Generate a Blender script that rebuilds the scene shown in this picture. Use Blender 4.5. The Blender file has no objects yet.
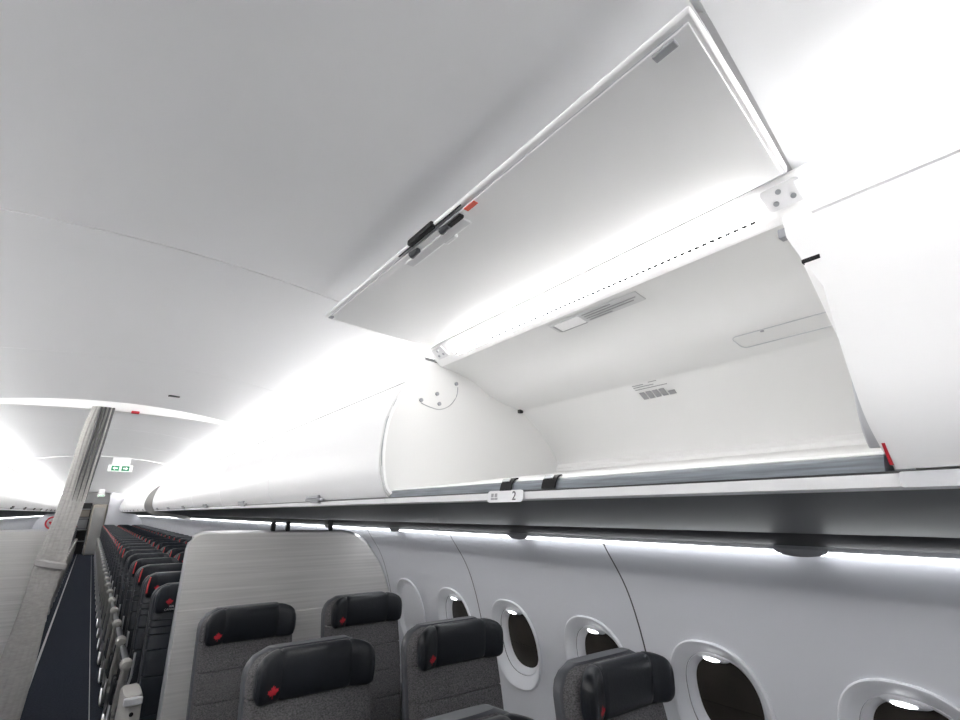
import bpy, bmesh, math, random
from mathutils import Vector, Matrix
random.seed(4)
C = bpy.context.scene.collection
PI = math.pi
H = 1.60            # eye height over the cabin floor; x = 0 under the camera, y runs aft, aisle middle at x = .03
MID = .03

# ------------------------------------------------------------ camera
f_px, vx, vy = 500.0, 92.0, 513.0
pitch = math.atan((vy-360)/f_px)
yaw = math.atan((480-vx)/math.hypot(f_px, vy-360))
F = Vector((math.sin(yaw)*math.cos(pitch), math.cos(yaw)*math.cos(pitch), math.sin(pitch)))
R = Vector((math.cos(yaw), -math.sin(yaw), 0))
U = R.cross(F)
cam_d = bpy.data.cameras.new('camera'); cam = bpy.data.objects.new('camera', cam_d); C.objects.link(cam)
cam_d.sensor_width = 36; cam_d.lens = 36*f_px/960; cam_d.clip_start = .02
M = Matrix((R, U, -F)).transposed().to_4x4(); M.translation = Vector((0, 0, H)); cam.matrix_world = M
bpy.context.scene.camera = cam

# ------------------------------------------------------------ world, exposure, light levels
sc = bpy.context.scene
w = bpy.data.worlds.new('world'); sc.world = w; w.use_nodes = True
w.node_tree.nodes['Background'].inputs[0].default_value = (.9, .95, 1, 1)
w.node_tree.nodes['Background'].inputs[1].default_value = .05
vs = sc.view_settings
vs.view_transform = 'Standard'; vs.look = 'None'; vs.gamma = 1; vs.use_curve_mapping = False
vs.exposure = 1.53
sc.cycles.max_bounces = 10; sc.cycles.diffuse_bounces = 8
COVE = 12.8         # radiance of the cove diffusers above the bins
WASH = 4.5          # radiance of the strip that washes the side wall
BINL = 10.0         # lens of the light strip over the open bin
SPOT = 5.0          # window lights

# ------------------------------------------------------------ materials
def mat(name, col, rough=.5, metal=0, spec=.5, noise=None, bump=None, emit=None, coat=0):
    m = bpy.data.materials.new(name); m.use_nodes = True
    nt = m.node_tree; b = nt.nodes['Principled BSDF']
    b.inputs['Base Color'].default_value = (*col, 1); b.inputs['Roughness'].default_value = rough
    b.inputs['Metallic'].default_value = metal; b.inputs['Specular IOR Level'].default_value = spec
    b.inputs['Coat Weight'].default_value = coat
    tc = nt.nodes.new('ShaderNodeTexCoord')
    if noise:                                     # (scale xyz, amount, detail)
        mp = nt.nodes.new('ShaderNodeMapping'); mp.inputs['Scale'].default_value = noise[0]
        nz = nt.nodes.new('ShaderNodeTexNoise'); nz.inputs['Scale'].default_value = 1; nz.inputs['Detail'].default_value = noise[2]
        rp = nt.nodes.new('ShaderNodeMapRange')
        rp.inputs['From Min'].default_value = .3; rp.inputs['From Max'].default_value = .7
        rp.inputs['To Min'].default_value = 1-noise[1]; rp.inputs['To Max'].default_value = 1+noise[1]
        mx = nt.nodes.new('ShaderNodeVectorMath'); mx.operation = 'SCALE'; mx.inputs[0].default_value = col
        nt.links.new(tc.outputs['Object'], mp.inputs[0]); nt.links.new(mp.outputs[0], nz.inputs['Vector'])
        nt.links.new(nz.outputs[0], rp.inputs[0]); nt.links.new(rp.outputs[0], mx.inputs['Scale'])
        nt.links.new(mx.outputs[0], b.inputs['Base Color'])
    if bump:                                      # (scale, strength, distance)
        n2 = nt.nodes.new('ShaderNodeTexNoise'); n2.inputs['Scale'].default_value = bump[0]; n2.inputs['Detail'].default_value = 3
        bp = nt.nodes.new('ShaderNodeBump'); bp.inputs['Strength'].default_value = bump[1]; bp.inputs['Distance'].default_value = bump[2]
        nt.links.new(tc.outputs['Object'], n2.inputs['Vector']); nt.links.new(n2.outputs[0], bp.inputs['Height'])
        nt.links.new(bp.outputs[0], b.inputs['Normal'])
    if emit:
        b.inputs['Emission Color'].default_value = (*emit[0], 1); b.inputs['Emission Strength'].default_value = emit[1]
    return m
white = mat('white_panel', (.90, .90, .90), .42, spec=.35)
ceil_m = mat('ceiling_panel', (.835, .84, .85), .55, spec=.25, bump=(220, .05, .001))
wallm = mat('sidewall_panel', (.655, .665, .70), .55, spec=.3, bump=(260, .05, .001))
binin = mat('bin_liner', (.76, .76, .755), .6, spec=.25)
bezelm = mat('window_bezel', (.72, .73, .76), .4, spec=.4)
joint = mat('joint_shadow_gap', (.36, .37, .39), .8)
greyp = mat('grey_plastic', (.33, .34, .36), .45)
lightgrey = mat('light_grey_plastic', (.55, .56, .58), .4)
psum = mat('service_unit_grey', (.115, .118, .122), .5, spec=.3)
psud = mat('service_channel_dark', (.055, .055, .058), .5)
sealm = mat('sill_rubber', (.17, .19, .215), .45, noise=((2, 8, 200), .25, 2))
black = mat('black_plastic', (.008, .008, .009), .5, spec=.3)
leather = mat('black_leather', (.011, .013, .017), .38, spec=.4, bump=(180, .25, .002))
leather_d = mat('navy_leather', (.010, .014, .021), .42, spec=.45, bump=(120, .25, .002))
fabric = mat('charcoal_wool', (.120, .117, .120), .95, spec=.1, noise=((160, 160, 260), .45, 3), bump=(400, .4, .002))
shellm = mat('seat_shell_grey', (.075, .078, .088), .4)
shelld = mat('seat_shell_dark', (.035, .038, .045), .45)
red = mat('red_mark', (.55, .02, .035), .5)
redp = mat('red_piping', (.62, .05, .05), .5)
carpet = mat('carpet', (.036, .042, .058), .95, spec=.1, noise=((60, 60, 60), .25, 4), bump=(300, .5, .003))
metal = mat('satin_metal', (.62, .62, .63), .3, metal=.9)
armm = mat('armrest_grey', (.42, .41, .39), .45)
linen = mat('divider_linen', (.60, .59, .575), .6, spec=.3, noise=((1.2, 1.2, 75), .12, 4))
curt = mat('curtain_cloth', (.40, .39, .375), .9, spec=.1, noise=((30, 30, 90), .1, 3))
curtd = mat('tie_band_cloth', (.38, .375, .365), .9)
beige = mat('lavatory_beige', (.42, .38, .33), .6)
finm = mat('bin_end_grey', (.36, .355, .345), .55)
glassd = mat('dark_pane', (.034, .030, .026), .18, spec=.6, noise=((6, 3, 2), .4, 2))
inkm = mat('ink_grey', (.33, .33, .34), .6)
inkd = mat('ink_dark', (.05, .05, .055), .6)
stickm = mat('sticker_pale', (.58, .585, .59), .4)
tagm = mat('tag_white', (.74, .74, .75), .4)
textw = mat('print_white', (.75, .75, .75), .5)
strip_e = mat('cove_diffuser', (.9, .9, .9), .6, emit=((1, .985, .97), COVE))
wash_e = mat('wash_diffuser', (.9, .9, .9), .6, emit=((.95, .97, 1), WASH))
spot_e = mat('spot_lens', (.9, .9, .9), .5, emit=((.97, .98, 1), SPOT))
sign_e = mat('sign_white', (.8, .85, .8), .5, emit=((.9, 1, .92), .22))
green_e = mat('sign_green', (.0, .22, .09), .5, emit=((.0, .5, .2), .04))

# ------------------------------------------------------------ helpers
def obj(name, bm, m, parent=None, smooth=True, bevel=0):
    bmesh.ops.recalc_face_normals(bm, faces=bm.faces)
    me = bpy.data.meshes.new(name); bm.to_mesh(me); bm.free()
    me.materials.append(m)
    o = bpy.data.objects.new(name, me); C.objects.link(o)
    if parent: o.parent = parent
    if bevel:
        bv = o.modifiers.new('bevel', 'BEVEL'); bv.width = bevel; bv.segments = 2; bv.limit_method = 'ANGLE'
    if smooth:
        for p in me.polygons: p.use_smooth = True
        me.set_sharp_from_angle(angle=math.radians(35))
    return o
def thing(name, label, cat, loc=(0, 0, 0), group=None):
    o = bpy.data.objects.new(name, None); C.objects.link(o); o.location = loc; o.empty_display_size = .1
    return tag(o, label, cat, group)
def tag(o, label, cat, group=None):
    o['label'] = label; o['category'] = cat
    if group: o['group'] = group
    return o
def struct(o):
    o['kind'] = 'structure'; return o
def dup(o, parent=None):
    c = o.copy(); C.objects.link(c); c.parent = parent
    for ch in list(o.children): dup(ch, c)
    return c
def box(bm, c, s, rot=None):
    r = bmesh.ops.create_cube(bm, size=1)
    mtx = Matrix.Translation(c) @ (rot.to_4x4() if rot else Matrix()) @ Matrix.Diagonal((*s, 1))
    bmesh.ops.transform(bm, matrix=mtx, verts=r['verts'])
def mx(x, side): return x if side > 0 else 2*MID - x
def Z(z): return z + H
def sweep(bm, pts, y0, y1, closed=False, side=1):
    """pts: cross section (x, z above eye level) pushed along y; y0/y1 may depend on the point"""
    g = lambda y, p: y(p) if callable(y) else y
    A = [bm.verts.new((mx(p[0], side), g(y0, p), Z(p[1]))) for p in pts]
    B = [bm.verts.new((mx(p[0], side), g(y1, p), Z(p[1]))) for p in pts]
    n = len(pts)
    for i in range(n if closed else n-1):
        j = (i+1) % n
        bm.faces.new((A[i], A[j], B[j], B[i]))
    if closed:
        bm.faces.new(A); bm.faces.new(B)
def thick(pts, t):
    """closed ribbon: the polyline plus its copy offset by t to its left"""
    out = []
    for i, p in enumerate(pts):
        a = pts[max(i-1, 0)]; b = pts[min(i+1, len(pts)-1)]
        dx, dz = b[0]-a[0], b[1]-a[1]; l = math.hypot(dx, dz)
        out.append((p[0]-dz/l*t, p[1]+dx/l*t))
    return list(pts) + out[::-1]
def smooth_line(pts, n=4):
    out = []
    P = [pts[0]] + list(pts) + [pts[-1]]
    for i in range(1, len(P)-2):
        for k in range(n):
            t = k/n
            out.append(tuple(.5*((2*P[i][d]) + (-P[i-1][d]+P[i+1][d])*t + (2*P[i-1][d]-5*P[i][d]+4*P[i+1][d]-P[i+2][d])*t*t + (-P[i-1][d]+3*P[i][d]-3*P[i+1][d]+P[i+2][d])*t**3) for d in range(len(pts[0]))))
    out.append(tuple(pts[-1])); return out
def loft(bm, secs, axis='z', seg=20):
    """secs: (cx, cy, cz, half_a, half_b, exponent) sections stacked along axis"""
    rings = []
    for cx, cy, cz, a, b, e in secs:
        ring = []
        for i in range(seg):
            t = 2*PI*i/seg; c, s = math.cos(t), math.sin(t)
            u = a*math.copysign(abs(c)**(2/e), c); v = b*math.copysign(abs(s)**(2/e), s)
            if axis == 'z': q = (cx+u, cy+v, cz)
            elif axis == 'x': q = (cx, cy+u, cz+v)
            else: q = (cx+u, cy, cz+v)
            ring.append(bm.verts.new(q))
        rings.append(ring)
    for r0, r1 in zip(rings, rings[1:]):
        for i in range(seg):
            j = (i+1) % seg; bm.faces.new((r0[i], r0[j], r1[j], r1[i]))
    bm.faces.new(rings[0][::-1]); bm.faces.new(rings[-1])
def tube(bm, pts, r, seg=8):
    pts = [Vector(p) for p in pts]; rings = []
    for i, p in enumerate(pts):
        d = (pts[min(i+1, len(pts)-1)] - pts[max(i-1, 0)]).normalized()
        up = Vector((0, 0, 1)) if abs(d.z) < .9 else Vector((1, 0, 0))
        a = d.cross(up).normalized(); b = d.cross(a)
        rr = r[i] if isinstance(r, (list, tuple)) else r
        rings.append([bm.verts.new(p + a*rr*math.cos(2*PI*k/seg) + b*rr*math.sin(2*PI*k/seg)) for k in range(seg)])
    for r0, r1 in zip(rings, rings[1:]):
        for i in range(seg): bm.faces.new((r0[i], r0[(i+1) % seg], r1[(i+1) % seg], r1[i]))
    bm.faces.new(rings[0][::-1]); bm.faces.new(rings[-1])
def disc(bm, c, n, r, h, seg=14):
    n = Vector(n).normalized(); q = n.to_track_quat('Z', 'Y').to_matrix().to_4x4()
    bmesh.ops.create_cone(bm, cap_ends=True, segments=seg, radius1=r, radius2=r, depth=h, matrix=Matrix.Translation(c) @ q)
def frame_matrix(o, ux, uy):
    ux = Vector(ux).normalized(); uy = Vector(uy).normalized(); n = ux.cross(uy)
    m = Matrix((ux, uy, n)).transposed().to_4x4(); m.translation = Vector(o); return m
def plate(bm, o, ux, uy, x0, x1, y0, y1, h, r=0, seg=5):
    """a thin raised plate lying in the frame (o, ux, uy)"""
    m = frame_matrix(o, ux, uy); pts = []
    if r:
        for cx, cy, a0 in ((x1-r, y1-r, 0), (x0+r, y1-r, 90), (x0+r, y0+r, 180), (x1-r, y0+r, 270)):
            for k in range(seg+1):
                a = math.radians(a0+90*k/seg); pts.append((cx+r*math.cos(a), cy+r*math.sin(a)))
    else: pts = [(x0, y0), (x1, y0), (x1, y1), (x0, y1)]
    A = [bm.verts.new(m @ Vector((x, y, 0))) for x, y in pts]; B = [bm.verts.new(m @ Vector((x, y, h))) for x, y in pts]
    bm.faces.new(A[::-1]); bm.faces.new(B)
    for i in range(len(pts)): j = (i+1) % len(pts); bm.faces.new((A[i], A[j], B[j], B[i]))
def text_mesh(body, size, mtx, name, m, parent, align='CENTER'):
    cu = bpy.data.curves.new(name, 'FONT'); cu.body = body; cu.size = size; cu.align_x = align; cu.align_y = 'CENTER'; cu.extrude = .0006; cu.resolution_u = 2
    t = bpy.data.objects.new(name, cu); C.objects.link(t)
    dg = bpy.context.evaluated_depsgraph_get(); dg.update()
    me = bpy.data.meshes.new_from_object(t.evaluated_get(dg)); bpy.data.objects.remove(t); bpy.data.curves.remove(cu)
    me.name = name; me.transform(mtx); me.materials.clear(); me.materials.append(m)
    o = bpy.data.objects.new(name, me); C.objects.link(o); o.parent = parent; return o
# maple leaf outline, unit size about 1 (half outline, x >= 0, from top)
LEAF = [(0, .5), (.09, .33), (.2, .38), (.17, .1), (.3, .24), (.34, .17), (.48, .2), (.43, .06), (.5, .02), (.26, -.17), (.29, -.27), (.03, -.23), (.03, -.5)]
LEAF = LEAF + [(-x, y) for x, y in LEAF[::-1] if x > 0]

# ------------------------------------------------------------ the shell of the cabin
Y0, Y1, YE = -2.6, 27.5, 26.25
bm = bmesh.new(); box(bm, (MID, (Y0+Y1)/2, -.04), (3.9, Y1-Y0, .08)); struct(obj('floor', bm, carpet, smooth=False))
def czed(x): return .845 - .12*(x-MID)**2
cp = [(MID-1.09+2.18*i/28, czed(MID-1.09+2.18*i/28)) for i in range(29)]
seams = [-2.6, -1.32, .275, 1.80, 3.40, 4.86] + [6.46+1.6*k for k in range(14)]
seams[-1] = Y1
for a, b in zip(seams, seams[1:]):
    bm = bmesh.new(); g = .006 if b > 3 else .004
    ls = lambda p: .268+.13*max(0, p[0]-.60)
    sweep(bm, thick(cp, .012), (lambda p: ls(p)+.012) if abs(a-.275) < .01 else a+(.003 if a > 3 else .005), ls if abs(b-.275) < .01 else b-.002, closed=True)
    struct(obj('ceiling', bm, ceil_m))
bm = bmesh.new(); sweep(bm, thick([(x, z+.02) for x, z in cp], .01), Y0, Y1, closed=True); struct(obj('trim_1', bm, joint))
bm = bmesh.new(); sweep(bm, thick([(x, z+.004) for x, z in cp[8:]], .006), lambda p: .266+.13*max(0, p[0]-.60), lambda p: .282+.13*max(0, p[0]-.60), closed=True)
struct(obj('trim_21', bm, mat('seam_filler', (.5, .5, .51), .7)))
# header arch where the cabin class changes
hd = [(MID-1.07+2.14*i/24, 0) for i in range(25)]
low = [(x, min(.772-.055*((x-MID)/1.07)**2, czed(x)-.004)) for x, _ in hd]; top = [(x, czed(x)-.001) for x, _ in hd]
bm = bmesh.new(); sweep(bm, low+top[::-1], 4.86, 4.93, closed=True); struct(obj('trim_2', bm, white, bevel=.006))

wall_prof = smooth_line([(1.576, -.088), (1.588, -.112), (1.603, -.135), (1.69, -.255), (1.745, -.37), (1.79, -.51), (1.825, -.66), (1.85, -.88), (1.85, -1.1), (1.82, -1.35), (1.77, -1.6)], 5)
def wallx(z):
    for a, b in zip(wall_prof, wall_prof[1:]):
        if b[1] <= z <= a[1]:
            t = (z-a[1])/(b[1]-a[1]); return a[0]+t*(b[0]-a[0])
    return wall_prof[-1][0]
ZC, WA, WB = -.624, .178, .205
PIT = .533
wy = [1.083+PIT*k for k in range(-3, 6)]
def sup(t, a, b, e=2.35):
    c, s = math.cos(t), math.sin(t); return a*math.copysign(abs(c)**(2/e), c), b*math.copysign(abs(s)**(2/e), s)
def wall_cell(bm, yc, ya, yb):
    """one window bay of the side wall with an oval hole"""
    NS = 48; z0, z1 = ZC-.26, ZC+.26; rings = []
    for r in range(7):
        k = r/6; ring = []
        for i in range(NS):
            t = 2*PI*i/NS; ey, ez = sup(t, WA-.004, WB-.004)
            c, s = math.cos(t), math.sin(t)
            m_ = max(abs(c), abs(s)); ry = (yb-yc)*c/m_ if c > 0 else (yc-ya)*c/m_; rz = .26*s/m_
            y = yc+ey*(1-k)+ry*k; z = ZC+ez*(1-k)+rz*k
            ring.append(bm.verts.new((wallx(z), y, Z(z))))
        rings.append(ring)
    for r0, r1 in zip(rings, rings[1:]):
        for i in range(NS): j = (i+1) % NS; bm.faces.new((r0[i], r0[j], r1[j], r1[i]))
    up = [(wallx(z), z) for z in [z1+(wall_prof[0][1]-z1)*i/12 for i in range(13)]]
    dn = [(wallx(z), z) for z in [z0+(-1.6-z0)*i/10 for i in range(11)]]
    sweep(bm, up, ya, yb); sweep(bm, dn, ya, yb)
for k in range(0, 8, 2):          # a panel carries two windows
    bm = bmesh.new(); ya = wy[k]-PIT/2+.0035; yb = wy[k+1]+PIT/2-.0035; ym = (ya+yb)/2
    wall_cell(bm, wy[k], ya, ym); wall_cell(bm, wy[k+1], ym, yb)
    struct(obj('wall_right', bm, wallm))
edge = wy[7]+PIT/2
bm = bmesh.new(); sweep(bm, wall_prof, Y0, wy[0]-PIT/2-.002); struct(obj('wall_right', bm, wallm))
y = edge
while y < YE-.01:
    bm = bmesh.new(); sweep(bm, wall_prof, y+.003, min(y+1.066, YE)-.003); struct(obj('wall_right', bm, wallm)); y += 1.066
y = Y0
while y < YE-.01:
    bm = bmesh.new(); sweep(bm, wall_prof, y+.002, min(y+1.066, YE)-.002, side=-1); struct(obj('wall_left', bm, wallm)); y += 1.066
for s in (1, -1):
    bm = bmesh.new(); sweep(bm, [(x+(.012 if y_ else .012), z) for x, z in wall_prof for y_ in (1,)], Y0, wy[0]-PIT/2, side=s)
    for a in [wy[0]+PIT/2*(2*i-1) for i in range(0, 10, 2)] if s > 0 else []:
        sweep(bm, [(x+.006, z) for x, z in wall_prof[8:]], a-.012, a+.012, side=s)
    sweep(bm, [(x+.012, z) for x, z in wall_prof], edge if s > 0 else Y0, YE, side=s)
    struct(obj('trim_3', bm, psud))
bm = bmesh.new(); box(bm, (MID, Y0-.03, H-.3), (3.9, .05, 2.7)); struct(obj('wall_front', bm, white, smooth=False))
bm = bmesh.new(); box(bm, (MID, Y1+.03, H-.3), (3.9, .05, 2.7)); struct(obj('wall_back', bm, white, smooth=False))
for xa, xb in ((-1.9, -.58), (.50, 1.95)):
    bm = bmesh.new(); box(bm, ((xa+xb)/2, YE+.06, H-.3), (xb-xa, .05, 2.7)); struct(obj('wall_back', bm, wallm, smooth=False))

# windows: bezel, inner frame, pane, small light in the brow
def make_window(n, yc, blank=False):
    root = bpy.data.objects.new('window_%d' % n, None); C.objects.link(root); struct(root)
    def rings(bm, spec, close=False, NS=56):
        R_ = []
        for a, b, d, dz in spec:
            ring = []
            for i in range(NS):
                t = 2*PI*i/NS; ey, ez = sup(t, a, b)
                z = ZC+dz+ez; ring.append(bm.verts.new((wallx(z)+d, yc+ey, Z(z))))
            R_.append(ring)
        for r0, r1 in zip(R_, R_[1:]):
            for i in range(NS): j = (i+1) % NS; bm.faces.new((r0[i], r0[j], r1[j], r1[i]))
        if close: bm.faces.new(R_[-1])
    bm = bmesh.new()
    if blank:
        rings(bm, [(WA, WB, .004, 0), (WA, WB, -.007, 0), (WA-.006, WB-.006, -.010, 0), (WA-.018, WB-.018, -.004, 0), (WA-.03, WB-.03, .012, 0), (WA-.04, WB-.04, .014, -.002)])
        obj('bezel', bm, bezelm, root)
        bm = bmesh.new(); rings(bm, [(WA-.04, WB-.04, .014, -.002), (WA-.05, WB-.05, .013, -.002), (WA-.10, WB-.10, .012, -.002), (.02, .03, .012, 0)], True); obj('blank_panel', bm, bezelm, root)
        return
    rings(bm, [(WA, WB, .004, 0), (WA, WB, -.007, 0), (WA-.004, WB-.004, -.011, 0), (WA-.010, WB-.010, -.010, 0), (WA-.020, WB-.022, .000, .001), (WA-.030, WB-.036, .010, .003),
               (WA-.038, WB-.046, .020, .006), (WA-.042, WB-.052, .024, .007)])
    obj('bezel', bm, bezelm, root)
    bm = bmesh.new(); rings(bm, [(WA-.042, WB-.052, .028, .007), (WA-.045, WB-.056, .026, .008), (WA-.055, WB-.066, .036, .010), (WA-.062, WB-.073, .048, .012), (WA-.065, WB-.077, .058, .013)])
    obj('inner_frame', bm, bezelm, root)
    bm = bmesh.new(); rings(bm, [(WA-.063, WB-.075, .056, .013), (.06, .06, .058, .013)], True); obj('pane', bm, glassd, root)
    bm = bmesh.new(); sweep(bm, [(wallx(ZC-.01)+.053, ZC-.02), (wallx(ZC)+.053, ZC-.014), (wallx(ZC)+.058, ZC-.014), (wallx(ZC-.01)+.058, ZC-.02)], yc-.1, yc+.1, closed=True); obj('shade_grip', bm, glassd, root)
    bm = bmesh.new(); bmesh.ops.create_uvsphere(bm, u_segments=20, v_segments=10, radius=1, matrix=Matrix.Translation((wallx(ZC+.142)+.024, yc+.01, Z(ZC+.140))) @ Matrix.Rotation(math.radians(35), 4, 'Y') @ Matrix.Diagonal((.012, .029, .005, 1)))
    obj('window_light', bm, spot_e, root)
    bm = bmesh.new(); bmesh.ops.create_uvsphere(bm, u_segments=24, v_segments=12, radius=1, matrix=Matrix.Translation((wallx(ZC+.142)+.034, yc+.01, Z(ZC+.146))) @ Matrix.Rotation(math.radians(35), 4, 'Y') @ Matrix.Diagonal((.026, .060, .012, 1)))
    obj('light_housing', bm, bezelm, root)
for n, yc in enumerate(wy[:8]): make_window(n+1, yc, blank=(n == 7))
# (the bay at wy[7] is the windowless one by the divider)

# ------------------------------------------------------------ overhead bins
SEAM = (.965, .527)
door_prof = smooth_line([(.916, .060), (.893, .098), (.876, .15), (.872, .21), (.878, .29), (.895, .37), (.928, .452), (.965, .525)], 5)
fair_prof = smooth_line([(.968, .532), (1.0, .585), (1.035, .635), (1.055, .662)], 4)
inner_prof = smooth_line([(.945, .089), (1.2, .118), (1.5, .155), (1.80, .190), (1.835, .215), (1.845, .25), (1.77, .35), (1.69, .42), (1.61, .477)], 3) + smooth_line([(1.60, .480), (1.52, .498), (1.42, .528), (1.34, .575), (1.26, .604), (1.145, .627)], 3)
rail_prof = [(.918, .0545), (.922, .036), (.950, .032), (.958, .052)]
psu_prof = smooth_line([(.950, .033), (1.10, .004), (1.30, -.027), (1.475, -.0505)], 4)
chan_prof = [(1.475, -.0505), (1.49, -.063), (1.53, -.084)]
lip_prof = [(1.53, -.081), (1.548, -.0975)]
def ordinal(i): return ['first', 'second', 'third', 'fourth', 'fifth', 'sixth', 'seventh', 'eighth', 'ninth', 'tenth', 'eleventh', 'twelfth', 'thirteenth', 'fourteenth', 'fifteenth', 'sixteenth', 'seventeenth', 'eighteenth', 'nineteenth', 'twentieth', 'twenty-first', 'twenty-second', 'twenty-third', 'twenty-fourth', 'twenty-fifth', 'twenty-sixth', 'twenty-seventh', 'twenty-eighth', 'twenty-ninth', 'thirtieth'][i]
def end_slant(p):
    T = [(0, .231), (.07, .232), (.14, .239), (.20, .243), (.29, .250), (.34, .256), (.53, .279), (.62, .31), (.7, .335)]
    for a, b in zip(T, T[1:]):
        if p[1] <= b[0]: return a[1]+(b[1]-a[1])*max(0, (p[1]-a[0]))/(b[0]-a[0])
    return T[-1][1]          # forward end of the open bay leans a little
def bin_latch(bm, y, s):
    for dx, dz, hy, hz in ((0, 0, .060, .006), (-.004, .012, .055, .012)):
        box(bm, (mx(.905+dx, s), y, Z(.060+dz)), (.016, hy*2, hz*2))
def closed_bin(ya, yb, s, label, group):
    t = thing('overhead_bin', label, 'overhead bin', (mx(.95, s), (ya+yb)/2, Z(.06)), group)
    off = Matrix.Translation((-mx(.95, s), -(ya+yb)/2, -Z(.06)))
    def part(name, bm, m, parent=t, **k):
        bmesh.ops.transform(bm, matrix=off, verts=bm.verts); return obj(name, bm, m, parent, **k)
    g = .004
    last = abs(yb-.24) < .01 and s > 0
    yend = (lambda p: end_slant(p)) if last else yb-g
    bm = bmesh.new(); sweep(bm, thick(door_prof, -.022), ya+g, yend, closed=True, side=s); d = part('door', bm, white)
    bm = bmesh.new(); sweep(bm, thick(fair_prof, -.015), ya+.001, yend if last else yb-.001, closed=True, side=s); part('fairing', bm, white)
    bm = bmesh.new(); body = [(.965, .055), (1.86, .12), (1.88, .25), (1.80, .37), (1.63, .50), (1.44, .56), (1.30, .63), (1.05, .65), (.985, .52), (.915, .38), (.905, .25), (.915, .13)]
    sweep(bm, body, ya+.002, (.220 if last else yb-.002), closed=True, side=s); part('body', bm, joint if False else binin)
    bm = bmesh.new(); box(bm, (mx(.903, s), (ya+yb)/2, Z(.064)), (.010, .26, .012)); box(bm, (mx(.893, s), (ya+yb)/2, Z(.078)), (.010, .18, .016)); box(bm, (mx(.908, s), (ya+yb)/2, Z(.054)), (.012, .12, .010))
    part('latch', bm, black if s < 0 else greyp, bevel=.002)
    return t
b0, BL = .24, 1.60
RN = ['closed white overhead bin at right edge of photo, in front of the open bin', 'closed white overhead bin directly behind the open one, with grey latch']
starts = [b0-2*BL, b0-BL] + [b0+BL*k for k in range(1, 16)]
for i, ya in enumerate(starts):
    yb = min(ya+BL, YE-.02)
    if yb < .2: lb = 'closed white overhead bin nearest the camera, before the right edge bin' if i == 0 else RN[0]
    elif i == 2: lb = RN[1]
    else: lb = 'closed white overhead bin, %s behind the open bin on the right side' % ordinal(i-2)
    closed_bin(ya+.105 if abs(ya-11.44) < .01 else max(ya, Y0+.02), yb, 1, lb, 'closed overhead bins on the right')
for i in range(18):
    ya = b0-BL+BL*i - .0; yb = min(ya+BL, YE-.02)
    if yb-ya < .3: continue
    closed_bin(ya, yb, -1, 'closed white overhead bin, %s from the front of the left row' % ordinal(i), 'closed overhead bins on the left')

# the open bin
ob = thing('overhead_bin', 'open white overhead bin, its door swung up under the ceiling', 'overhead bin', (0, 0, 0))
yl = 1.830
bm = bmesh.new()
yr_in = lambda p: .262 + .19*max(p[1]-.09, 0)
sweep(bm, thick(inner_prof, -.018), lambda p: .250, yl+.004, closed=True); obj('liner', bm, binin, ob)
# upper band with the row of vent slots, white
bm = bmesh.new(); sweep(bm, thick([(1.145, .627), (1.135, .632), (1.075, .681), (1.065, .692)], -.02), .27, yl+.004, closed=True); obj('upper_rail', bm, white, ob)
bm = bmesh.new(); sweep(bm, thick(smooth_line([(1.124, .6405), (1.108, .6425), (1.096, .649), (1.087, .659), (1.086, .6715)], 3), -.004), .42, 1.665, closed=True); obj('light_strip_lens', bm, mat('bin_strip', (.9, .9, .9), .5, emit=((1, .985, .97), BINL)), ob)
bm = bmesh.new()
A, B = Vector((1.135, .632)), Vector((1.075, .681)); dn = (B-A).normalized()
nslot = 62
for k in range(nslot):
    yy = .435 + (1.647-.435)*k/(nslot-1); c = Vector((1.1055, .6382))
    rot = Matrix(((dn.x, 0, dn.y), (0, 1, 0), (-dn.y, 0, dn.x)))
    sl = .012
    box(bm, (c.x, yy, Z(c.y)), (.007, sl, .007), Matrix.Rotation(math.atan2(-dn.y, dn.x), 3, 'Y'))
obj('vent_slots', bm, psud, ob, smooth=False)
# end panels
endp = [(.918, .062), (.897, .085), (.877, .15), (.871, .25), (.886, .36), (.920, .445), (.965, .525), (1.015, .585), (1.06, .622), (1.10, .640), (1.145, .627)] + inner_prof[::-1][1:]
bm = bmesh.new(); sweep(bm, endp, yl, yl+.012, closed=True); ep = obj('end_panel', bm, binin, ob); 
# raised white seal edge on the far end panel
bm = bmesh.new(); sweep(bm, thick(smooth_line([(.925, .075), (.905, .10), (.890, .16), (.886, .25), (.900, .355), (.934, .44), (.975, .515), (1.02, .57)], 4), .010), yl-.012, yl+.006, closed=True); obj('edge_seal', bm, white, ob)
bm = bmesh.new(); sweep(bm, thick(smooth_line([(.889, .13), (.876, .19), (.875, .26), (.888, .35), (.918, .43), (.955, .50)], 4), -.010), yl-.004, yl+.010, closed=True); obj('edge_gasket', bm, greyp, ob)
for x, z in ((1.044, .461), (1.123, .499), (1.135, .456), (1.223, .559)):
    bm = bmesh.new(); disc(bm, (x, yl-.003, Z(z)), (0, 1, 0), .0085, .006); obj('screw', bm, greyp, ob)
bm = bmesh.new(); tube(bm, smooth_line([(1.046, yl-.001, Z(.448)), (1.09, yl-.001, Z(.436)), (1.14, yl-.001, Z(.432)), (1.19, yl-.001, Z(.455)), (1.225, yl-.001, Z(.50)), (1.232, yl-.001, Z(.545))], 4), .0016, 6); obj('cover_edge', bm, greyp, ob)
bm = bmesh.new(); box(bm, (1.597, yl-.010, Z(.480)), (.022, .02, .028)); obj('clip', bm, black, ob, bevel=.003)
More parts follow.
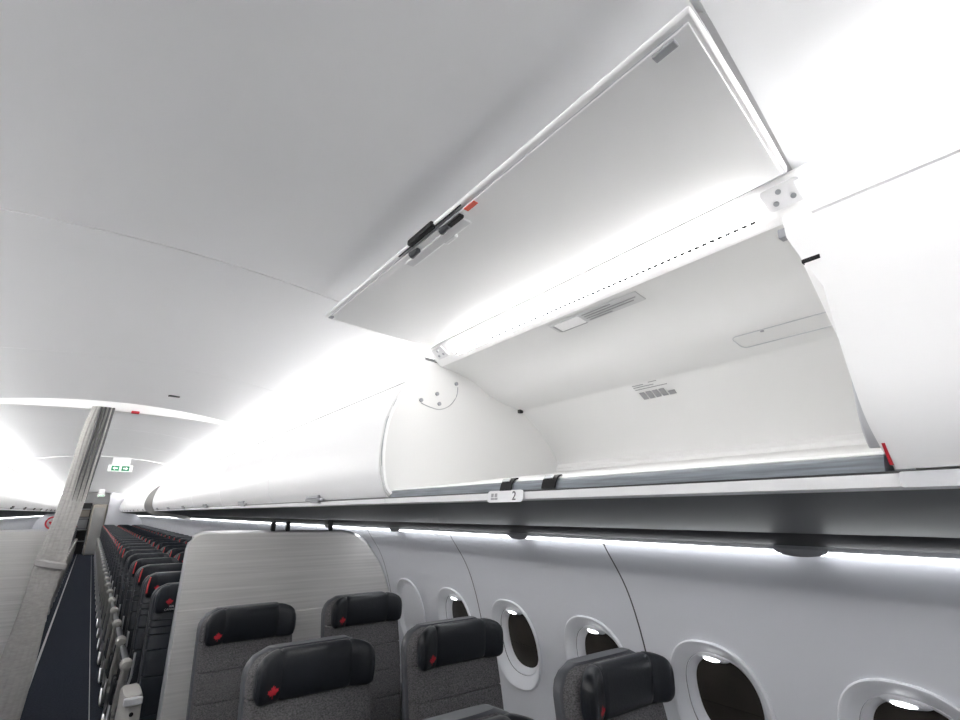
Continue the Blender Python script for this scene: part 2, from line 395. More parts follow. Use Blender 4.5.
# near end: frame between the bins
ne = thick(smooth_line([(.925, .085), (.900, .13), (.890, .20), (.893, .28), (.910, .36), (.945, .45), (.985, .52), (1.05, .59), (1.13, .627)], 4), -.035)
bm = bmesh.new(); sweep(bm, [(x+(.03 if x < 1.1 else 0), z-(.008 if z > .5 else 0)) for x, z in endp], .236, .242, closed=True); obj('end_panel', bm, binin, ob)
bm = bmesh.new(); sweep(bm, ne, lambda p: end_slant(p)-.002, lambda p: end_slant(p)+(.011 if p[1] < .36 else .011+min(.045, (p[1]-.36)*.30)), closed=True); obj('end_frame', bm, white, ob)
bm = bmesh.new(); sweep(bm, thick(smooth_line([(.928, .092), (.908, .12), (.897, .165), (.895, .20)], 4), -.02), .236, lambda p: .262-.06*max(0, p[1]-.10), closed=True); obj('end_bumper', bm, lightgrey, ob, bevel=.003)
bm = bmesh.new(); box(bm, (.945, .285, Z(.425)), (.030, .030, .008)); obj('latch_pin', bm, black, ob, bevel=.002)
bm = bmesh.new(); box(bm, (1.01, .345, Z(.530)), (.02, .016, .02)); obj('hinge_block', bm, greyp, ob, bevel=.002)
bm = bmesh.new(); sweep(bm, [(.908, .066), (.898, .086), (.893, .096), (.898, .096), (.904, .086), (.916, .066)], .2322, .2362, closed=True); obj('red_striker', bm, red, ob)
# rubber sill and its two black clips
bm = bmesh.new(); sweep(bm, [(.918, .058), (.921, .070), (.927, .080), (.936, .0855), (.965, .089), (.965, .06)], .246, yl+.004, closed=True); sill = obj('sill', bm, sealm, ob)
bm = bmesh.new(); sweep(bm, thick([(.932, .0850), (.945, .0900), (.975, .0925)], -.004), .246, yl+.004, closed=True); obj('sill_edge', bm, white, sill)
for yy in (1.115, .945):
    bm = bmesh.new(); sweep(bm, thick(smooth_line([(.942, .0945), (.930, .0915), (.919, .080), (.912, .060)], 3), .004), yy-.026, yy+.022, closed=True)
    k = obj('sill_clip', bm, black, ob)
    bm = bmesh.new(); sweep(bm, thick([(.9215, .0905), (.9150, .0835)], -.0025), yy-.018, yy+.013, closed=True); obj('clip_tab', bm, lightgrey, k)
# hinge brackets with three screws
for yc_, y1_ in ((1.76, 1.70), (.375, .315)):
    bm = bmesh.new(); plate(bm, (1.090, yc_ if yc_ > 1 else .36, Z(.667)), (0, 1, 0), (-dn.x, 0, -dn.y), -.040, .040, -.024, .030, .004, .008)
    br = obj('hinge_bracket', bm, tagm, ob)
    nrm = Vector((0, 1, 0)).cross(Vector((-dn.x, 0, -dn.y)))
    for a, b in ((-.018, .012), (.018, .014), (.004, -.010)):
        c = Vector((1.090, yc_ if yc_ > 1 else .36, Z(.667))) + Vector((0, a, 0)) + Vector((-dn.x, 0, -dn.y))*b + nrm*.005
        bm = bmesh.new(); disc(bm, c, nrm, .0058, .003); obj('screw', bm, greyp, br)
# markings inside
def seg_frame(p0, p1, y):      # frame on a liner facet: u toward the camera side (-y), v from p0 to p1
    v = Vector((p1[0]-p0[0], 0, p1[1]-p0[1])).normalized(); return (p0[0], y, Z(p0[1])), Vector((0, -1, 0)), v
o_, u_, v_ = seg_frame((1.160, .6220), (1.245, .6045), 1.165)
plan = lambda bm, a, b, c, d, h, r=0: plate(bm, (o_[0], o_[1], o_[2]-.0028), u_, v_, a, b, c, d, -h if False else h, r)
nv = u_.cross(v_)
if nv.z > 0: flip = -1
else: flip = 1
bm = bmesh.new(); plate(bm, Vector(o_)+Vector((0, 0, -.002)), u_, v_, 0, .36, .0, .055, .0012*flip, .004); st = obj('sticker', bm, stickm, ob)
bm = bmesh.new(); plate(bm, Vector(o_)+Vector((0, 0, -.0035)), u_, v_, .02, .13, .006, .052, .0012*flip, .006); obj('sticker_window', bm, white, st)
bm = bmesh.new()
for r_, (a, b) in enumerate(((.145, .26), (.145, .345), (.145, .33), (.15, .24))): plate(bm, Vector(o_)+Vector((0, 0, -.0045)), u_, v_, a, b, .008+.012*r_, .0115+.012*r_, .001*flip)
plate(bm, Vector(o_)+Vector((0, 0, -.0045)), u_, v_, .012, .02, .01, .054, .001*flip); plate(bm, Vector(o_)+Vector((0, 0, -.0045)), u_, v_, .02, .13, .053, .056, .001*flip)
obj('sticker_print', bm, inkm, st, smooth=False)
# access panel on the liner
acc = [(1.470, .511), (1.545, .492)]
o2, u2, v2 = seg_frame(acc[0], acc[1], .70)
bm = bmesh.new(); pts = []
x0, x1, y0_, y1_, r = 0, .40, 0, .075, .018
for cx, cy, a0 in ((x1-r, y1_-r, 0), (x0+r, y1_-r, 90), (x0+r, y0_+r, 180), (x1-r, y0_+r, 270)):
    for k in range(5):
        a = math.radians(a0+90*k/4); q = Vector(o2)+u2*(cx+r*math.cos(a))+v2*(cy+r*math.sin(a)); q.z -= .0015; pts.append(q)
pts.append(pts[0]); tube(bm, pts, .0015, 6); obj('access_panel_edge', bm, lightgrey, ob)
bm = bmesh.new(); disc(bm, Vector(o2)+u2*.09+v2*.008+Vector((0, 0, -.002)), (0, 0, 1), .005, .003); obj('panel_fastener', bm, greyp, ob)
# label with the four little suitcases on the back
o3, u3, v3 = seg_frame((1.583, .484), (1.70, .410), 1.172)
lb_n = Vector((-.01, 0, -.01)).normalized()*.003
o3a = Vector((1.612, 1.172, Z(.4752)))+lb_n; v3 = Vector((1.69-1.61, 0, .42-.477)).normalized(); sg = 1 if u3.cross(v3).dot(lb_n) > 0 else -1
bm = bmesh.new()
for a, b, c in ((.0, .05, .000), (.075, .11, -.004), (.0, .09, .010), (.0, .14, .022)): plate(bm, o3a, u3, v3, a, b, c, c+.003, .0008*sg)
for k in range(4): plate(bm, o3a, u3, v3, .006+.029*k, .028+.029*k, .040, .078, .0008*sg)
plate(bm, o3a, u3, v3, .122, .150, .058, .078, .0008*sg)
obj('loading_label', bm, inkm, ob, smooth=False)
# the door, swung up
A = Vector((.590, .724)); B = Vector((1.055, .690))
def along(t, h): d = (B-A).normalized(); n = Vector((-d.y, d.x)); q = A+d*t+n*h; return (q.x, q.y)
L = (B-A).length
yR = lambda p: .265 + .065*(p[0]-.59)/.465
dprof = [along(0, 0), along(L, 0), along(L, .016), along(L*.75, .024), along(L*.5, .028), along(L*.25, .024), along(.01, .014), along(-.004, .008)]
bm = bmesh.new(); sweep(bm, dprof, yR, 1.80, closed=True)
door = obj('door', bm, white, ob, bevel=.004)
bm = bmesh.new(); sweep(bm, [along(.014, -.0005), along(L-.004, -.0005), along(L-.004, -.0035), along(L*.5, -.003), along(.0155, -.0035)], lambda p: yR(p)+.010, 1.792, closed=True)
obj('inner_panel', bm, white, door, bevel=.003)
bm = bmesh.new(); sweep(bm, [along(.0125, -.0002), along(.0140, -.0002), along(.0140, -.0015), along(.0125, -.0015)], .285, 1.785, closed=True); obj('panel_joint', bm, lightgrey, door, smooth=False)
def dpt(t, y, h): q = along(t, h); return Vector((q[0], y, Z(q[1])))
q = Matrix.Rotation(math.atan2(-(B-A).y, (B-A).x), 3, 'Y')
lt = bmesh.new(); box(lt, dpt(-.002, 1.062, .002), (.018, .128, .018), q); latch = obj('latch_handle', lt, black, door, bevel=.004)
lt = bmesh.new(); box(lt, dpt(.024, .935, -.010), (.016, .065, .010), q); obj('latch_bar', lt, black, door, bevel=.003)
for yy in (1.135, .975):
    lt = bmesh.new(); bmesh.ops.create_cone(lt, cap_ends=True, segments=12, radius1=.011, radius2=.008, depth=.036, matrix=Matrix.Translation(dpt(.022, yy, -.012)) @ Matrix.Rotation(PI/2, 4, 'X')); obj('latch_pivot', lt, shelld, door)
lt = bmesh.new(); tube(lt, [dpt(.004, 1.20, -.002), dpt(.004, .88, -.002)], .0022, 6); obj('latch_rod', lt, black, door)
lt = bmesh.new(); box(lt, dpt(.045, 1.06, -.010), (.03, .30, .006), q); box(lt, dpt(.062, 1.01, -.010), (.014, .05, .008), q); obj('latch_cover', lt, tagm, door, bevel=.003)
lt = bmesh.new(); box(lt, dpt(.022, .862, -.006), (.014, .042, .003), q); obj('red_tab', lt, mat('red_tab', (.8, .12, .07), .5), door, bevel=.001)
for yy, hy in ((.325, .026), (1.765, .014)):
    lt = bmesh.new(); box(lt, dpt(.014 if yy > 1 else .024, yy, -.009), (.016, hy*1.6, .006), q); obj('catch', lt, greyp, door, bevel=.002)

# continuous rail, service panels, wall wash light (both sides)
for s in (1, -1):
    bm = bmesh.new(); sweep(bm, rail_prof, Y0, YE, closed=True, side=s); struct(obj('trim_4' if s > 0 else 'trim_14', bm, white))
    bm = bmesh.new(); sweep(bm, [(.922, .0545), (.922, .058), (1.6, .075), (1.6, .0545)], Y0, YE, closed=True, side=s); struct(obj('trim_5' if s > 0 else 'trim_15', bm, psud))
    y = Y0; 
    bm = bmesh.new(); sweep(bm, thick(psu_prof, .012), Y0, YE, closed=True, side=s); struct(obj('trim_6' if s > 0 else 'trim_16', bm, psum))
    bm = bmesh.new(); sweep(bm, thick(chan_prof, .010), Y0, YE, closed=True, side=s); struct(obj('trim_7' if s > 0 else 'trim_17', bm, psud))
    bm = bmesh.new(); sweep(bm, thick(lip_prof, .008), Y0, YE, closed=True, side=s); struct(obj('trim_8' if s > 0 else 'trim_18', bm, greyp))
    bm = bmesh.new(); sweep(bm, [(1.548, -.0975), (1.552, -.1080), (1.564, -.1085), (1.572, -.102), (1.56, -.096)], Y0, YE, closed=True, side=s); struct(obj('trim_9' if s > 0 else 'trim_19', bm, wash_e, smooth=False))
    # cove: back, base and diffuser
    for ya, yb in (((Y0, .24), (1.84, YE)) if s > 0 else ((Y0, YE),)):
        bm = bmesh.new(); sweep(bm, thick([(1.050, .664), (1.13, .664), (1.13, .74)], -.008), ya, yb, closed=True, side=s); struct(obj('trim_10' if s > 0 else 'trim_20', bm, white))
        n = max(1, round((yb-ya)/1.6))
        for k in range(n):
            u0, u1 = ya+(yb-ya)*k/n, ya+(yb-ya)*(k+1)/n
            bm = bmesh.new(); sweep(bm, [(1.080, .669), (1.072, .706)], u0+.01, u1-.01, side=s)
            tag(obj('cove_light', bm, strip_e, smooth=False), 'long white cove light between %s bins and ceiling, %s from the front' % ('right' if s > 0 else 'left', ordinal(k if (ya < 0) else k+2)), 'light', 'cove lights above the bins')
# end returns of the coves beside the open bin
# rail tags
pl = thing('row_number_tag', 'small white tag reading 2 on the white rail under the open bin', 'sign', (.915, 1.115, Z(.045)))
bm = bmesh.new(); plate(bm, (0, 0, 0), (0, -1, 0), (.15, 0, 1), -.078, .078, -.017, .015, .003, .012); obj('plate', bm, tagm, pl)
mt = frame_matrix((-.0042, -.042, -.001), (0, -1, 0), (.15, 0, 1)); mt2 = frame_matrix((-.0042, .045, -.001), (0, -1, 0), (.15, 0, 1))
text_mesh('2', .034, mt, 'numeral', inkd, pl); 
bm = bmesh.new()
for a, b in ((-.014, .0), (.002, .016)):
    plate(bm, (-.0036, .045, 0), (0, -1, 0), (.15, 0, 1), a, b-.003, -.002, .008, .0008); plate(bm, (-.0036, .045, 0), (0, -1, 0), (.15, 0, 1), a, b, -.010, -.004, .0008)
obj('seat_symbol', bm, inkm, pl, smooth=False)
pl = thing('rail_cover_plate', 'translucent grey cover plate on the white rail at right edge of photo', 'cover plate', (.916, .13, Z(.045)))
bm = bmesh.new(); plate(bm, (0, 0, 0), (0, -1, 0), (.12, 0, 1), -.10, .10, -.011, .011, .003, .004); obj('plate', bm, lightgrey, pl)
bm = bmesh.new(); sweep(bm, thick(rail_prof[:2]+[(.95, .031)], .002), 1.862, 1.874, closed=True); j = obj('rail_joint_cover', bm, lightgrey); tag(j, 'narrow grey joint cover on the rail at the far end of the open bin', 'joint cover')
for k, yy in enumerate([.64, 1.80, 2.985, 4.15]):
    bm = bmesh.new(); r_ = bmesh.ops.create_cone(bm, cap_ends=True, segments=24, radius1=.036, radius2=.036, depth=.026, matrix=Matrix.Translation((1.556, yy, Z(-.094))) @ Matrix.Rotation(PI/2, 4, 'Y') @ Matrix.Diagonal((.52, 1.9, 1, 1)))
    tag(obj('light_strip_clip', bm, greyp), 'half-round grey clip on the wall light strip, %s from the right edge' % ordinal(k), 'clip', 'clips along the wall light strip')

# ------------------------------------------------------------ ceiling details
bm = bmesh.new(); box(bm, (.34, 4.28, Z(czed(.34))-.003), (.075, .035, .008)); tag(obj('ceiling_vent', bm, psud, bevel=.002), 'small dark slot vent in the white ceiling before the header arch', 'vent')
bm = bmesh.new(); box(bm, (.14, 4.852, Z(.775)), (.055, .02, .022)); tag(obj('ceiling_marker', bm, red, bevel=.004), 'small red marker on the underside of the white header arch', 'marker')
def exit_sign(loc, label, k=1, up=.16):
    t = thing('exit_sign', label, 'exit sign', loc, 'exit signs hanging in the aisle')
    bm = bmesh.new(); box(bm, (0, 0, 0), (.40*k, .04, .125*k)); obj('housing', bm, sign_e, t, bevel=.004)
    bm = bmesh.new(); box(bm, (0, 0, (.0625*k+up)/2), (.30*k, .03, up-.0625*k)); obj('mount', bm, white, t)
    for sx in (-1, 1):
        bm = bmesh.new(); box(bm, (sx*.085*k, -.022, 0), (.13*k, .006, .095*k)); p = obj('green_panel', bm, green_e, t)
        bm = bmesh.new(); x = sx*.085*k
        P = [(-.04, -.014), (.005, -.014), (.005, -.034), (.045, 0), (.005, .034), (.005, .014), (-.04, .014)]
        vs_ = [bm.verts.new((x+sx*a*k, -.0265, b*k)) for a, b in P]; f_ = bm.faces.new(vs_)
        bmesh.ops.triangulate(bm, faces=[f_]); obj('arrow', bm, sign_e, p, smooth=False)
exit_sign((.235, 9.75, Z(.665)), 'green and white exit sign with two arrows, the nearer and larger one', .78, .172)
exit_sign((.16, 24.0, Z(.62)), 'tiny green and white exit sign far down the aisle', .6, .223)
for yy in (9.75,):
    bm = bmesh.new(); sweep(bm, thick([(x, z-.004) for x, z in cp[2:-2]], -.012), yy-.04, yy+.04, closed=True); struct(obj('trim_11', bm, ceil_m))

# ------------------------------------------------------------ class dividers
def divider(name, label, yd, s, outline, top_z, extra=None):
    t = thing(name, label, 'partition', (mx(.5, s), yd, 0))
    off = lambda bm: bmesh.ops.transform(bm, matrix=Matrix.Translation((-mx(.5, s), -yd, 0)), verts=bm.verts)
    bm = bmesh.new(); sweep(bm, outline, yd, yd+.028, closed=True, side=s); off(bm); obj('panel', bm, linen, t, bevel=.004)
    edge_ = outline[:-1]
    bm = bmesh.new(); P = [Vector((mx(x, s), yd+.014, Z(z))) for x, z in edge_]; tube(bm, P, .0125, 8); off(bm); obj('edge_frame', bm, metal, t)
    return t, off
ol = [(.468, -1.585), (.468, -.60), (.474, -.20), (.480, -.165), (.497, -.133), (.525, -.116), (.56, -.112)] + [(.56+(1.37-.56)*i/6, -.112-.008*i/6) for i in range(1, 7)] + smooth_line([(1.37, -.120), (1.47, -.142), (1.56, -.20), (1.62, -.27), (1.68, -.355), (1.735, -.48), (1.772, -.60), (1.80, -.80), (1.80, -1.1)], 3)[1:] + [(1.75, -1.585)]
dv, off = divider('class_divider', 'white textured partition with silver edge behind the right business seats', 3.42, 1, ol, 0)
bm = bmesh.new(); box(bm, (.60, 3.416, Z(-1.05)), (.26, .012, 1.07)); sweep(bm, [(.47, -.575), (.47, -1.585), (1.78, -1.585), (1.76, -.575)], 3.414, 3.42, closed=True); off(bm); obj('lower_panel', bm, linen, dv, bevel=.002)
for x in (.93, 1.02, 1.30):
    bm = bmesh.new(); box(bm, (x, 3.434, Z(-.085)), (.025, .02, .075)); off(bm); obj('top_bracket', bm, black, dv)
ol2 = [(.235, -1.585), (.235, -.15), (.242, -.13), (.26, -.123), (1.4, -.123), (1.52, -.18), (1.64, -.30), (1.72, -.45), (1.77, -.62), (1.79, -1.1), (1.74, -1.585)]
divider('class_divider', 'white textured partition on the left, partly behind the tied curtain', 4.85, -1, ol2, 0)
pk = thing('airline_roundel_sign', 'small round red-ringed maple leaf sign above the left partition by the curtain', 'sign', (-.213, 4.864, Z(-.068)))
bm = bmesh.new(); disc(bm, (0, 0, 0), (0, 1, 0), .045, .01, 28); obj('plate', bm, tagm, pk)
bm = bmesh.new(); pts = [(.040*math.cos(2*PI*i/28), -.006, .040*math.sin(2*PI*i/28)) for i in range(29)]; tube(bm, pts, .006, 6); obj('ring', bm, red, pk)
bm = bmesh.new(); fc = bm.faces.new([bm.verts.new((x*.050, -.0085, z*.050)) for x, z in LEAF]); bmesh.ops.triangulate(bm, faces=[fc]); obj('leaf', bm, red, pk, smooth=False)

# ------------------------------------------------------------ curtain (tied, hanging from the header arch)
cu = thing('curtain', 'pale grey pleated aisle curtain, gathered and tied, hanging from the header', 'curtain', (-.13, 4.768, 0))
rows = [(.775, -.140, .005), (.74, -.145, .002), (.60, -.168, -.012), (.45, -.178, -.030), (.25, -.188, -.043), (.05, -.203, -.060), (-.10, -.222, -.075), (-.24, -.243, -.084), (-.30, -.253, -.087), (-.34, -.258, -.092),
        (-.42, -.264, -.105), (-.57, -.272, -.121), (-.75, -.292, -.124), (-.92, -.315, -.125), (-1.10, -.345, -.130), (-1.30, -.385, -.142), (-1.57, -.43, -.155)]
rows = smooth_line(rows, 3)
bm = bmesh.new(); NS = 150; rings = []
for z, l, r in rows:
    ring = []; c = (l+r)/2; hw = (r-l)/2
    am = .08 if z > .2 else .08-.035*min(1, (.2-z)/.5)
    for i in range(NS):
        t = 2*PI*i/NS
        fold = 1 + am*(abs(math.sin(t*9+.3*math.sin(z*2)))-.5)*1.3
        ring.append(bm.verts.new((c+hw*math.cos(t)*(1+am*.5*(fold-1)) + .13, .0 + .055*math.sin(t)*fold, Z(z))))
    rings.append(ring)
for r0, r1 in zip(rings, rings[1:]):
    for i in range(NS): j = (i+1) % NS; bm.faces.new((r0[i], r0[j], r1[j], r1[i]))
obj('cloth', bm, curt, cu)
bm = bmesh.new(); loft(bm, [(-.170+.13, 0, Z(-.365), .080, .066, 2), (-.170+.13, 0, Z(-.355), .090, .076, 2), (-.170+.13, 0, Z(-.325), .090, .076, 2), (-.170+.13, 0, Z(-.315), .080, .066, 2)], 'z', 32)
bmesh.ops.rotate(bm, cent=(-.04, 0, Z(-.34)), matrix=Matrix.Rotation(math.radians(13), 3, 'Y'), verts=bm.verts); obj('tie_band', bm, curtd, cu)
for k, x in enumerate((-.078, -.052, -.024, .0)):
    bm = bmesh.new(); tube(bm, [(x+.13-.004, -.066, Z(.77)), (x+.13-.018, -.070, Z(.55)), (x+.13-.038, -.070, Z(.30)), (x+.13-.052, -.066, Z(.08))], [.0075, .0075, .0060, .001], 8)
    obj('pleat_shade', bm, psud, cu)  # dark rods laid on the pale cloth, drawing the shade between pleats

# ------------------------------------------------------------ seats
def rtop(z, zt, W, r):
    return W if z < zt-r else W-r+math.sqrt(max(r*r-(z-(zt-r))**2, 0))
def headrest_fn(W, zc, hh, hd, wing):
    def sec(x):
        k = min(1, abs(x)/W); e = max(0, (k-.60)/.40)
        rnd = math.sqrt(max(0, 1-max(0, (k-.86)/.14)**2)) if k < 1 else .0
        b = hh*(1-.20*e*e)*(.60+.40*rnd); cz = zc-hh*.17*e*e
        a = hd*(.5+.5*rnd)
        cy = -wing*e*e*(3-2*e)
        return cy, cz, a, b
    return sec
def headrest_mesh(bm, sec, W, groove, e=3.0, seg=24):
    xs = [-W+2*W*i/44 for i in range(45)]; S = []
    for x in xs:
        cy, cz, a, b = sec(x)
        g = .0035 if any(abs(x-q) < .006 for q in groove) else 0
        S.append((x, cy, cz, a-g, b-g, e))
    loft(bm, S, 'x', seg)
def front_y(sec, x, z, e=3.0):
    cy, cz, a, b = sec(x); k = min(.98, abs((z-cz)/b)); return cy - a*(1-k**e)**(1/e)
def leaf_on(sec, cx, cz, size, off, parent, rot=0):
    bm = bmesh.new(); n = len(LEAF)
    cen = bm.verts.new((cx, front_y(sec, cx, cz)-off, cz)); vv = []
    for x, z in LEAF: vv.append(bm.verts.new((cx+x*size, front_y(sec, cx+x*size, cz+z*size)-off, cz+z*size)))
    for i in range(n): bm.faces.new((cen, vv[i], vv[(i+1) % n]))
    return obj('maple_leaf', bm, red, parent, smooth=False)
TILT = .16
def build_seat(name, cls, aisle=False, stripe=True):
    t = thing(name, '', 'airline seat')
    biz = cls == 'business'
    W = .219 if biz else .205; zt = 1.134 if biz else 1.150
    hy = lambda z: (z-1.08)*TILT
    # cushion of the back, stitched across
    bm = bmesh.new(); S = []; z = .44
    seamz = [1.005-.0, .885, .765, .63] if biz else [.96, .92, .88, .80, .66]
    zs = sorted(set([.42+(zt-.0008-.42)*i/70 for i in range(71)] + [q+d for q in seamz for d in (-.006, 0, .006)]))
    for z in zs:
        g = .007 if any(abs(z-q) < .001 for q in seamz) else 0
        wv = rtop(z, zt, W, .085)
        dd = .045 if z < zt-.03 else .020+.025*math.sqrt(max(0, 1-((z-zt+.03)/.03)**2))
        S.append((0, .062+hy(z)-.018*math.sin(min(1, (1.0-z)/.5)*PI if z < 1 else 0), z, wv-g, max(.012, dd-g), 5))
    loft(bm, S, 'z', 32); obj('backrest', bm, fabric if biz else leather_d, t)
    # shell behind
    bm = bmesh.new(); S = []
    zt2 = zt+.008
    for i in range(41):
        z = .30+(zt2-.30)*(i/40); z = min(z, zt2-.0005)
        S.append((0, .092+hy(z), z, rtop(z, zt2, W+(.008 if biz else .010), .09), .030 if z < 1.12 else .024, 5))
    loft(bm, S, 'z', 32); obj('shell', bm, shellm if biz else shelld, t)
    # headrest
    HW, zc, hh = (.210, 1.072, .078) if biz else (.198, 1.080, .084)
    sec = headrest_fn(HW, zc, hh, .036, .032 if biz else .030)
    bm = bmesh.new(); headrest_mesh(bm, sec, HW, (-.125, .125) if biz else (-.13, .13)); h = obj('headrest', bm, leather if biz else leather_d, t)
    h.location = (0, .012, 0)
    if biz: leaf_on(sec, -.153, 1.034, .042, .003, h)
    else:
        leaf_on(sec, -.120, 1.062, .042, .003, h)
        # maker-neutral airline lettering, two lines
        bmx = text_mesh('AIR\nCANADA', .018, frame_matrix((0, 0, 0), (1, 0, 0), (0, 0, 1)), 'lettering', textw, h)
        for v in bmx.data.vertices:
            x, zz = v.co.x-.105, v.co.z+1.026; v.co = Vector((x, front_y(sec, x, zz)-.0025, zz))
        if stripe:
            bm = bmesh.new(); pts = []
            for i in range(9):
                z = zc-hh*.55+hh*1.25*i/8; x = -HW+.012-.0*i + .012*(i/8)**2
                pts.append((x, front_y(sec, x, min(z, zc+hh*.8))-.002, z))
            tube(bm, pts, [.006]*9, 6); obj('red_piping', bm, redp, h)
    # seat cushion
    bm = bmesh.new(); CW = .225 if biz else .205
    loft(bm, [(0, y, .40+(.01 if y < -.4 else 0), CW-(.03 if i in (0, 8) else .0), .065-(.03 if i in (0, 8) else 0), 4) for i, y in enumerate([-.50, -.485, -.44, -.36, -.25, -.14, -.04, .02, .04])], 'y', 24)
    obj('seat_cushion', bm, fabric if biz else leather_d, t)
    bm = bmesh.new(); box(bm, (0, -.20, .30), (2*CW, .50, .08)); obj('seat_pan', bm, shelld, t, bevel=.01)
    for y in (-.38, .0):
        bm = bmesh.new(); tube(bm, [(0, y, .28), (0, y+.02, .15), (0, y-.02, .0)], .022, 8); box(bm, (0, y-.02, .012), (.05, .14, .024)); obj('leg', bm, metal, t)
    if biz:
        for sx in (-1, 1):
            bm = bmesh.new(); loft(bm, [(sx*.268, -.44, .60, .015, .020, 3), (sx*.268, -.42, .61, .024, .03, 3), (sx*.268, -.1, .62, .024, .03, 3), (sx*.268, .04, .62, .02, .03, 3)], 'y', 16); box(bm, (sx*.268, -.16, .46), (.036, .46, .26)); obj('armrest', bm, greyp, t)
    elif aisle == 'none': pass
    elif aisle:
        bm = bmesh.new()
        loft(bm, [(-.262, -.475, .655, .012, .012, 2), (-.262, -.468, .655, .028, .026, 2), (-.262, -.44, .657, .036, .034, 2), (-.262, -.41, .66, .036, .034, 2), (-.262, -.375, .66, .026, .026, 2), (-.262, -.36, .66, .010, .010, 2)], 'y', 14)
        obj('armrest_end', bm, armm, t)
        bm = bmesh.new(); loft(bm, [(-.262, -.385, .660, .020, .016, 3), (-.262, -.10, .664, .022, .018, 3), (-.262, .05, .664, .020, .018, 3)], 'y', 12); obj('armrest', bm, shelld, t)
        bm = bmesh.new(); tube(bm, smooth_line([(-.262, -.435, .645), (-.262, -.40, .58), (-.264, -.33, .46), (-.262, -.27, .36), (-.255, -.24, .28)], 3), [.024]*12+[.03], 10); obj('armrest_support', bm, armm, t)
        bm = bmesh.new(); loft(bm, [(-.252, -.46, .33, .010, .05, 4), (-.252, -.44, .32, .014, .09, 4), (-.252, -.10, .30, .014, .10, 4), (-.252, .06, .33, .014, .05, 4)], 'y', 12); obj('side_cover', bm, shelld, t)
        bm = bmesh.new(); tube(bm, smooth_line([(-.250, -.40, .27), (-.258, -.44, .14), (-.262, -.42, .03), (-.262, -.20, .018), (-.255, -.02, .06), (-.250, .0, .27)], 3), .014, 8); obj('floor_bar', bm, metal, t)
        bm = bmesh.new(); tube(bm, smooth_line([(-.215, -.33, .70), (-.213, -.32, .62), (-.215, -.325, .55), (-.23, -.33, .50)], 3), .007, 8); obj('belt_bracket', bm, lightgrey, t)
    else:
        bm = bmesh.new(); loft(bm, [(-.2315, y, .66, .012, .016, 3) for y in (-.42, -.1, .05)], 'y', 10); obj('armrest', bm, greyp, t)
    return t
# business seats, rows 3 (far) to 1 (near)
proto = build_seat('business_seat', 'business')
bz = [(.738, 2.92, 'charcoal business seat by the aisle right against the white divider'), (1.362, 2.93, 'charcoal business seat against the divider beside the blank window'),
      (.736, 1.965, 'charcoal business seat by the aisle, middle row, lowest large headrest with leaf'), (1.357, 1.975, 'charcoal business seat beside a window, middle row, right of the divider'),
      (.735, 1.04, 'nearest aisle-side business seat, only its top edge at the bottom of photo'), (1.50, 1.225, 'nearest business seat by the windows, seen from above at lower right')]
for i, (x, y, lb) in enumerate(bz):
    o = proto if i == 0 else dup(proto)
    o.location = (x, y, 0); o['label'] = lb; o['category'] = 'airline seat'; o['group'] = 'business seats in front of the divider'
    if y < 1.3: o.location.z = -.012 if x > 1 else 0
# economy seats
pa = build_seat('economy_seat', 'economy', aisle=True, stripe=False); p0 = build_seat('economy_seat', 'economy', aisle='none', stripe=False); pas = build_seat('economy_seat', 'economy', aisle=True, stripe=True)
pm = build_seat('economy_seat', 'economy'); pms = build_seat('economy_seat', 'economy')
used = set()
def put(p, x, y, lb, grp, flipx=False):
    o = p if p.name not in used else dup(p); used.add(o.name)
    o.location = (x, y, 0); o['label'] = lb; o['category'] = 'airline seat'; o['group'] = grp
    if flipx: o.scale = (-1, 1, 1)
    return o
NR = 28
for r in range(NR):
    y = 3.99+.775*r
    for c, x in enumerate((.612, 1.075, 1.535)):
        nm = ('aisle', 'middle', 'window')[c]
        p = (p0 if r == 0 else pa if r in (4, 5) else pas) if c == 0 else (pm if r % 2 else pms)
        put(p, x, y, 'dark leather economy seat, %s seat of the %s row behind the right divider' % (nm, ordinal(r)), 'economy seats on the right')
pal = None
for r in range(26):
    y = 5.62+.775*r
    o = put(pas, 2*MID-.612, y, 'dark leather economy aisle seat left of the aisle, %s row behind the curtain' % ordinal(r), 'economy aisle seats on the left', True)
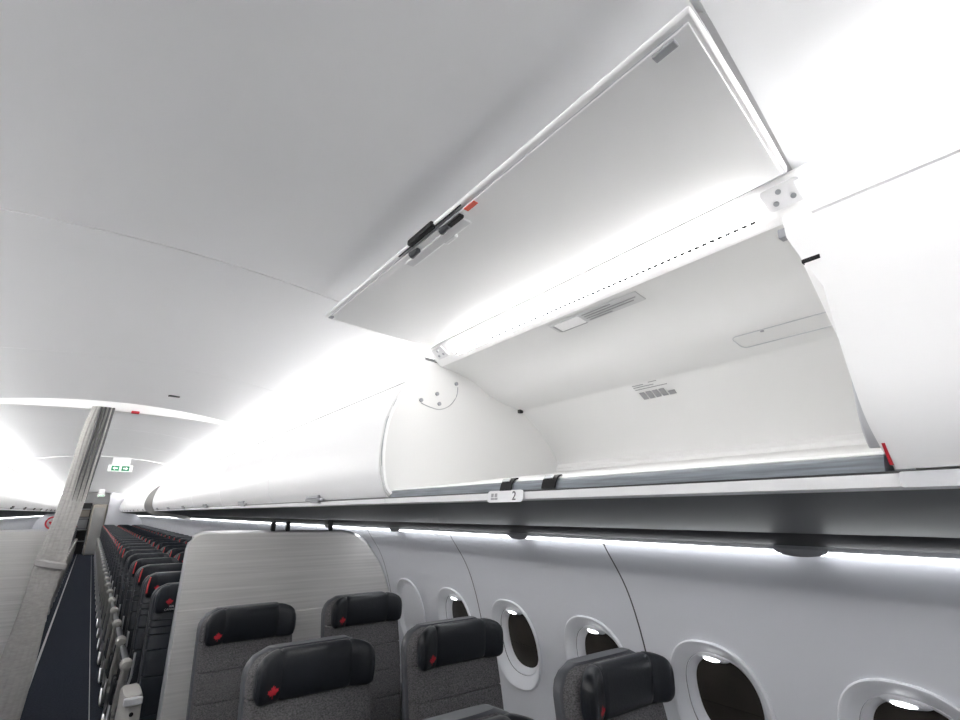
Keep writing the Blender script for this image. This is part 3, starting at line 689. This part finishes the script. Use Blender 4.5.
# wide front armrest of the first economy row
bm = bmesh.new(); loft(bm, [(0, 0, .12, .050, .16, 5), (0, 0, .50, .050, .15, 5), (0, .01, .66, .048, .13, 5), (0, .01, .672, .040, .12, 5)], 'z', 24)
fa = thing('front_row_console', 'light grey front-row armrest console beside the aisle, behind the right divider', 'armrest console', (.345, 3.66, 0))
obj('body', bm, armm, fa); bm = bmesh.new(); box(bm, (0, -.14, .655), (.085, .03, .035)); obj('end_cap', bm, lightgrey, fa, bevel=.006)
bm = bmesh.new(); disc(bm, (0, -.158, .60), (0, 1, 0), .010, .006); obj('jack', bm, black, fa)

# aisle edge strips
for n, x, m_, wd in ((12, .272, lightgrey, .006), (13, -.200, metal, .022)):
    bm = bmesh.new(); box(bm, (x, (3.6+Y1)/2, .002), (wd, Y1-3.6, .006)); struct(obj('trim_%d' % n, bm, m_, smooth=False))

# ------------------------------------------------------------ far end and bin bulkhead
fn = smooth_line([(.93, -.03), (.84, .01), (.78, .06), (.755, .14), (.765, .24), (.81, .35), (.89, .45), (.98, .52)], 4)
bm = bmesh.new(); sweep(bm, fn+[(1.06, .46), (1.10, .20), (1.58, .0), (1.58, -.13)], 11.445, 11.54, closed=True)
tag(obj('bin_end_fin', bm, finm), 'curved grey fin standing out between the far right overhead bins', 'fin panel')
lv = thing('lavatory_unit', 'beige lavatory block at the far end of the aisle', 'lavatory', (.23, 26.85, 0))
bm = bmesh.new(); box(bm, (.0, 0, .97), (.50, .9, 1.94)); obj('walls', bm, beige, lv, bevel=.03)
bm = bmesh.new(); box(bm, (.0, -.46, .92), (.38, .02, 1.78)); obj('door', bm, finm, lv, bevel=.01)
gl = thing('galley_unit', 'dark galley with shelves left of the beige lavatory at aisle end', 'galley', (-.25, 27.1, 0))
bm = bmesh.new(); box(bm, (-.06, .18, 1.0), (.52, .1, 2.0)); obj('back_panel', bm, psud, gl)
for z in (.5, .95, 1.4, 1.75):
    bm = bmesh.new(); box(bm, (-.06, -.05, z), (.50, .36, .03)); obj('shelf', bm, lightgrey, gl)
for z, c in ((.72, black), (1.17, greyp), (1.58, beige)):
    bm = bmesh.new(); box(bm, (.0, -.05, z), (.34, .3, .36 if z < 1.5 else .26)); obj('galley_cart' if z < 1 else 'container', bm, c, gl, bevel=.01)
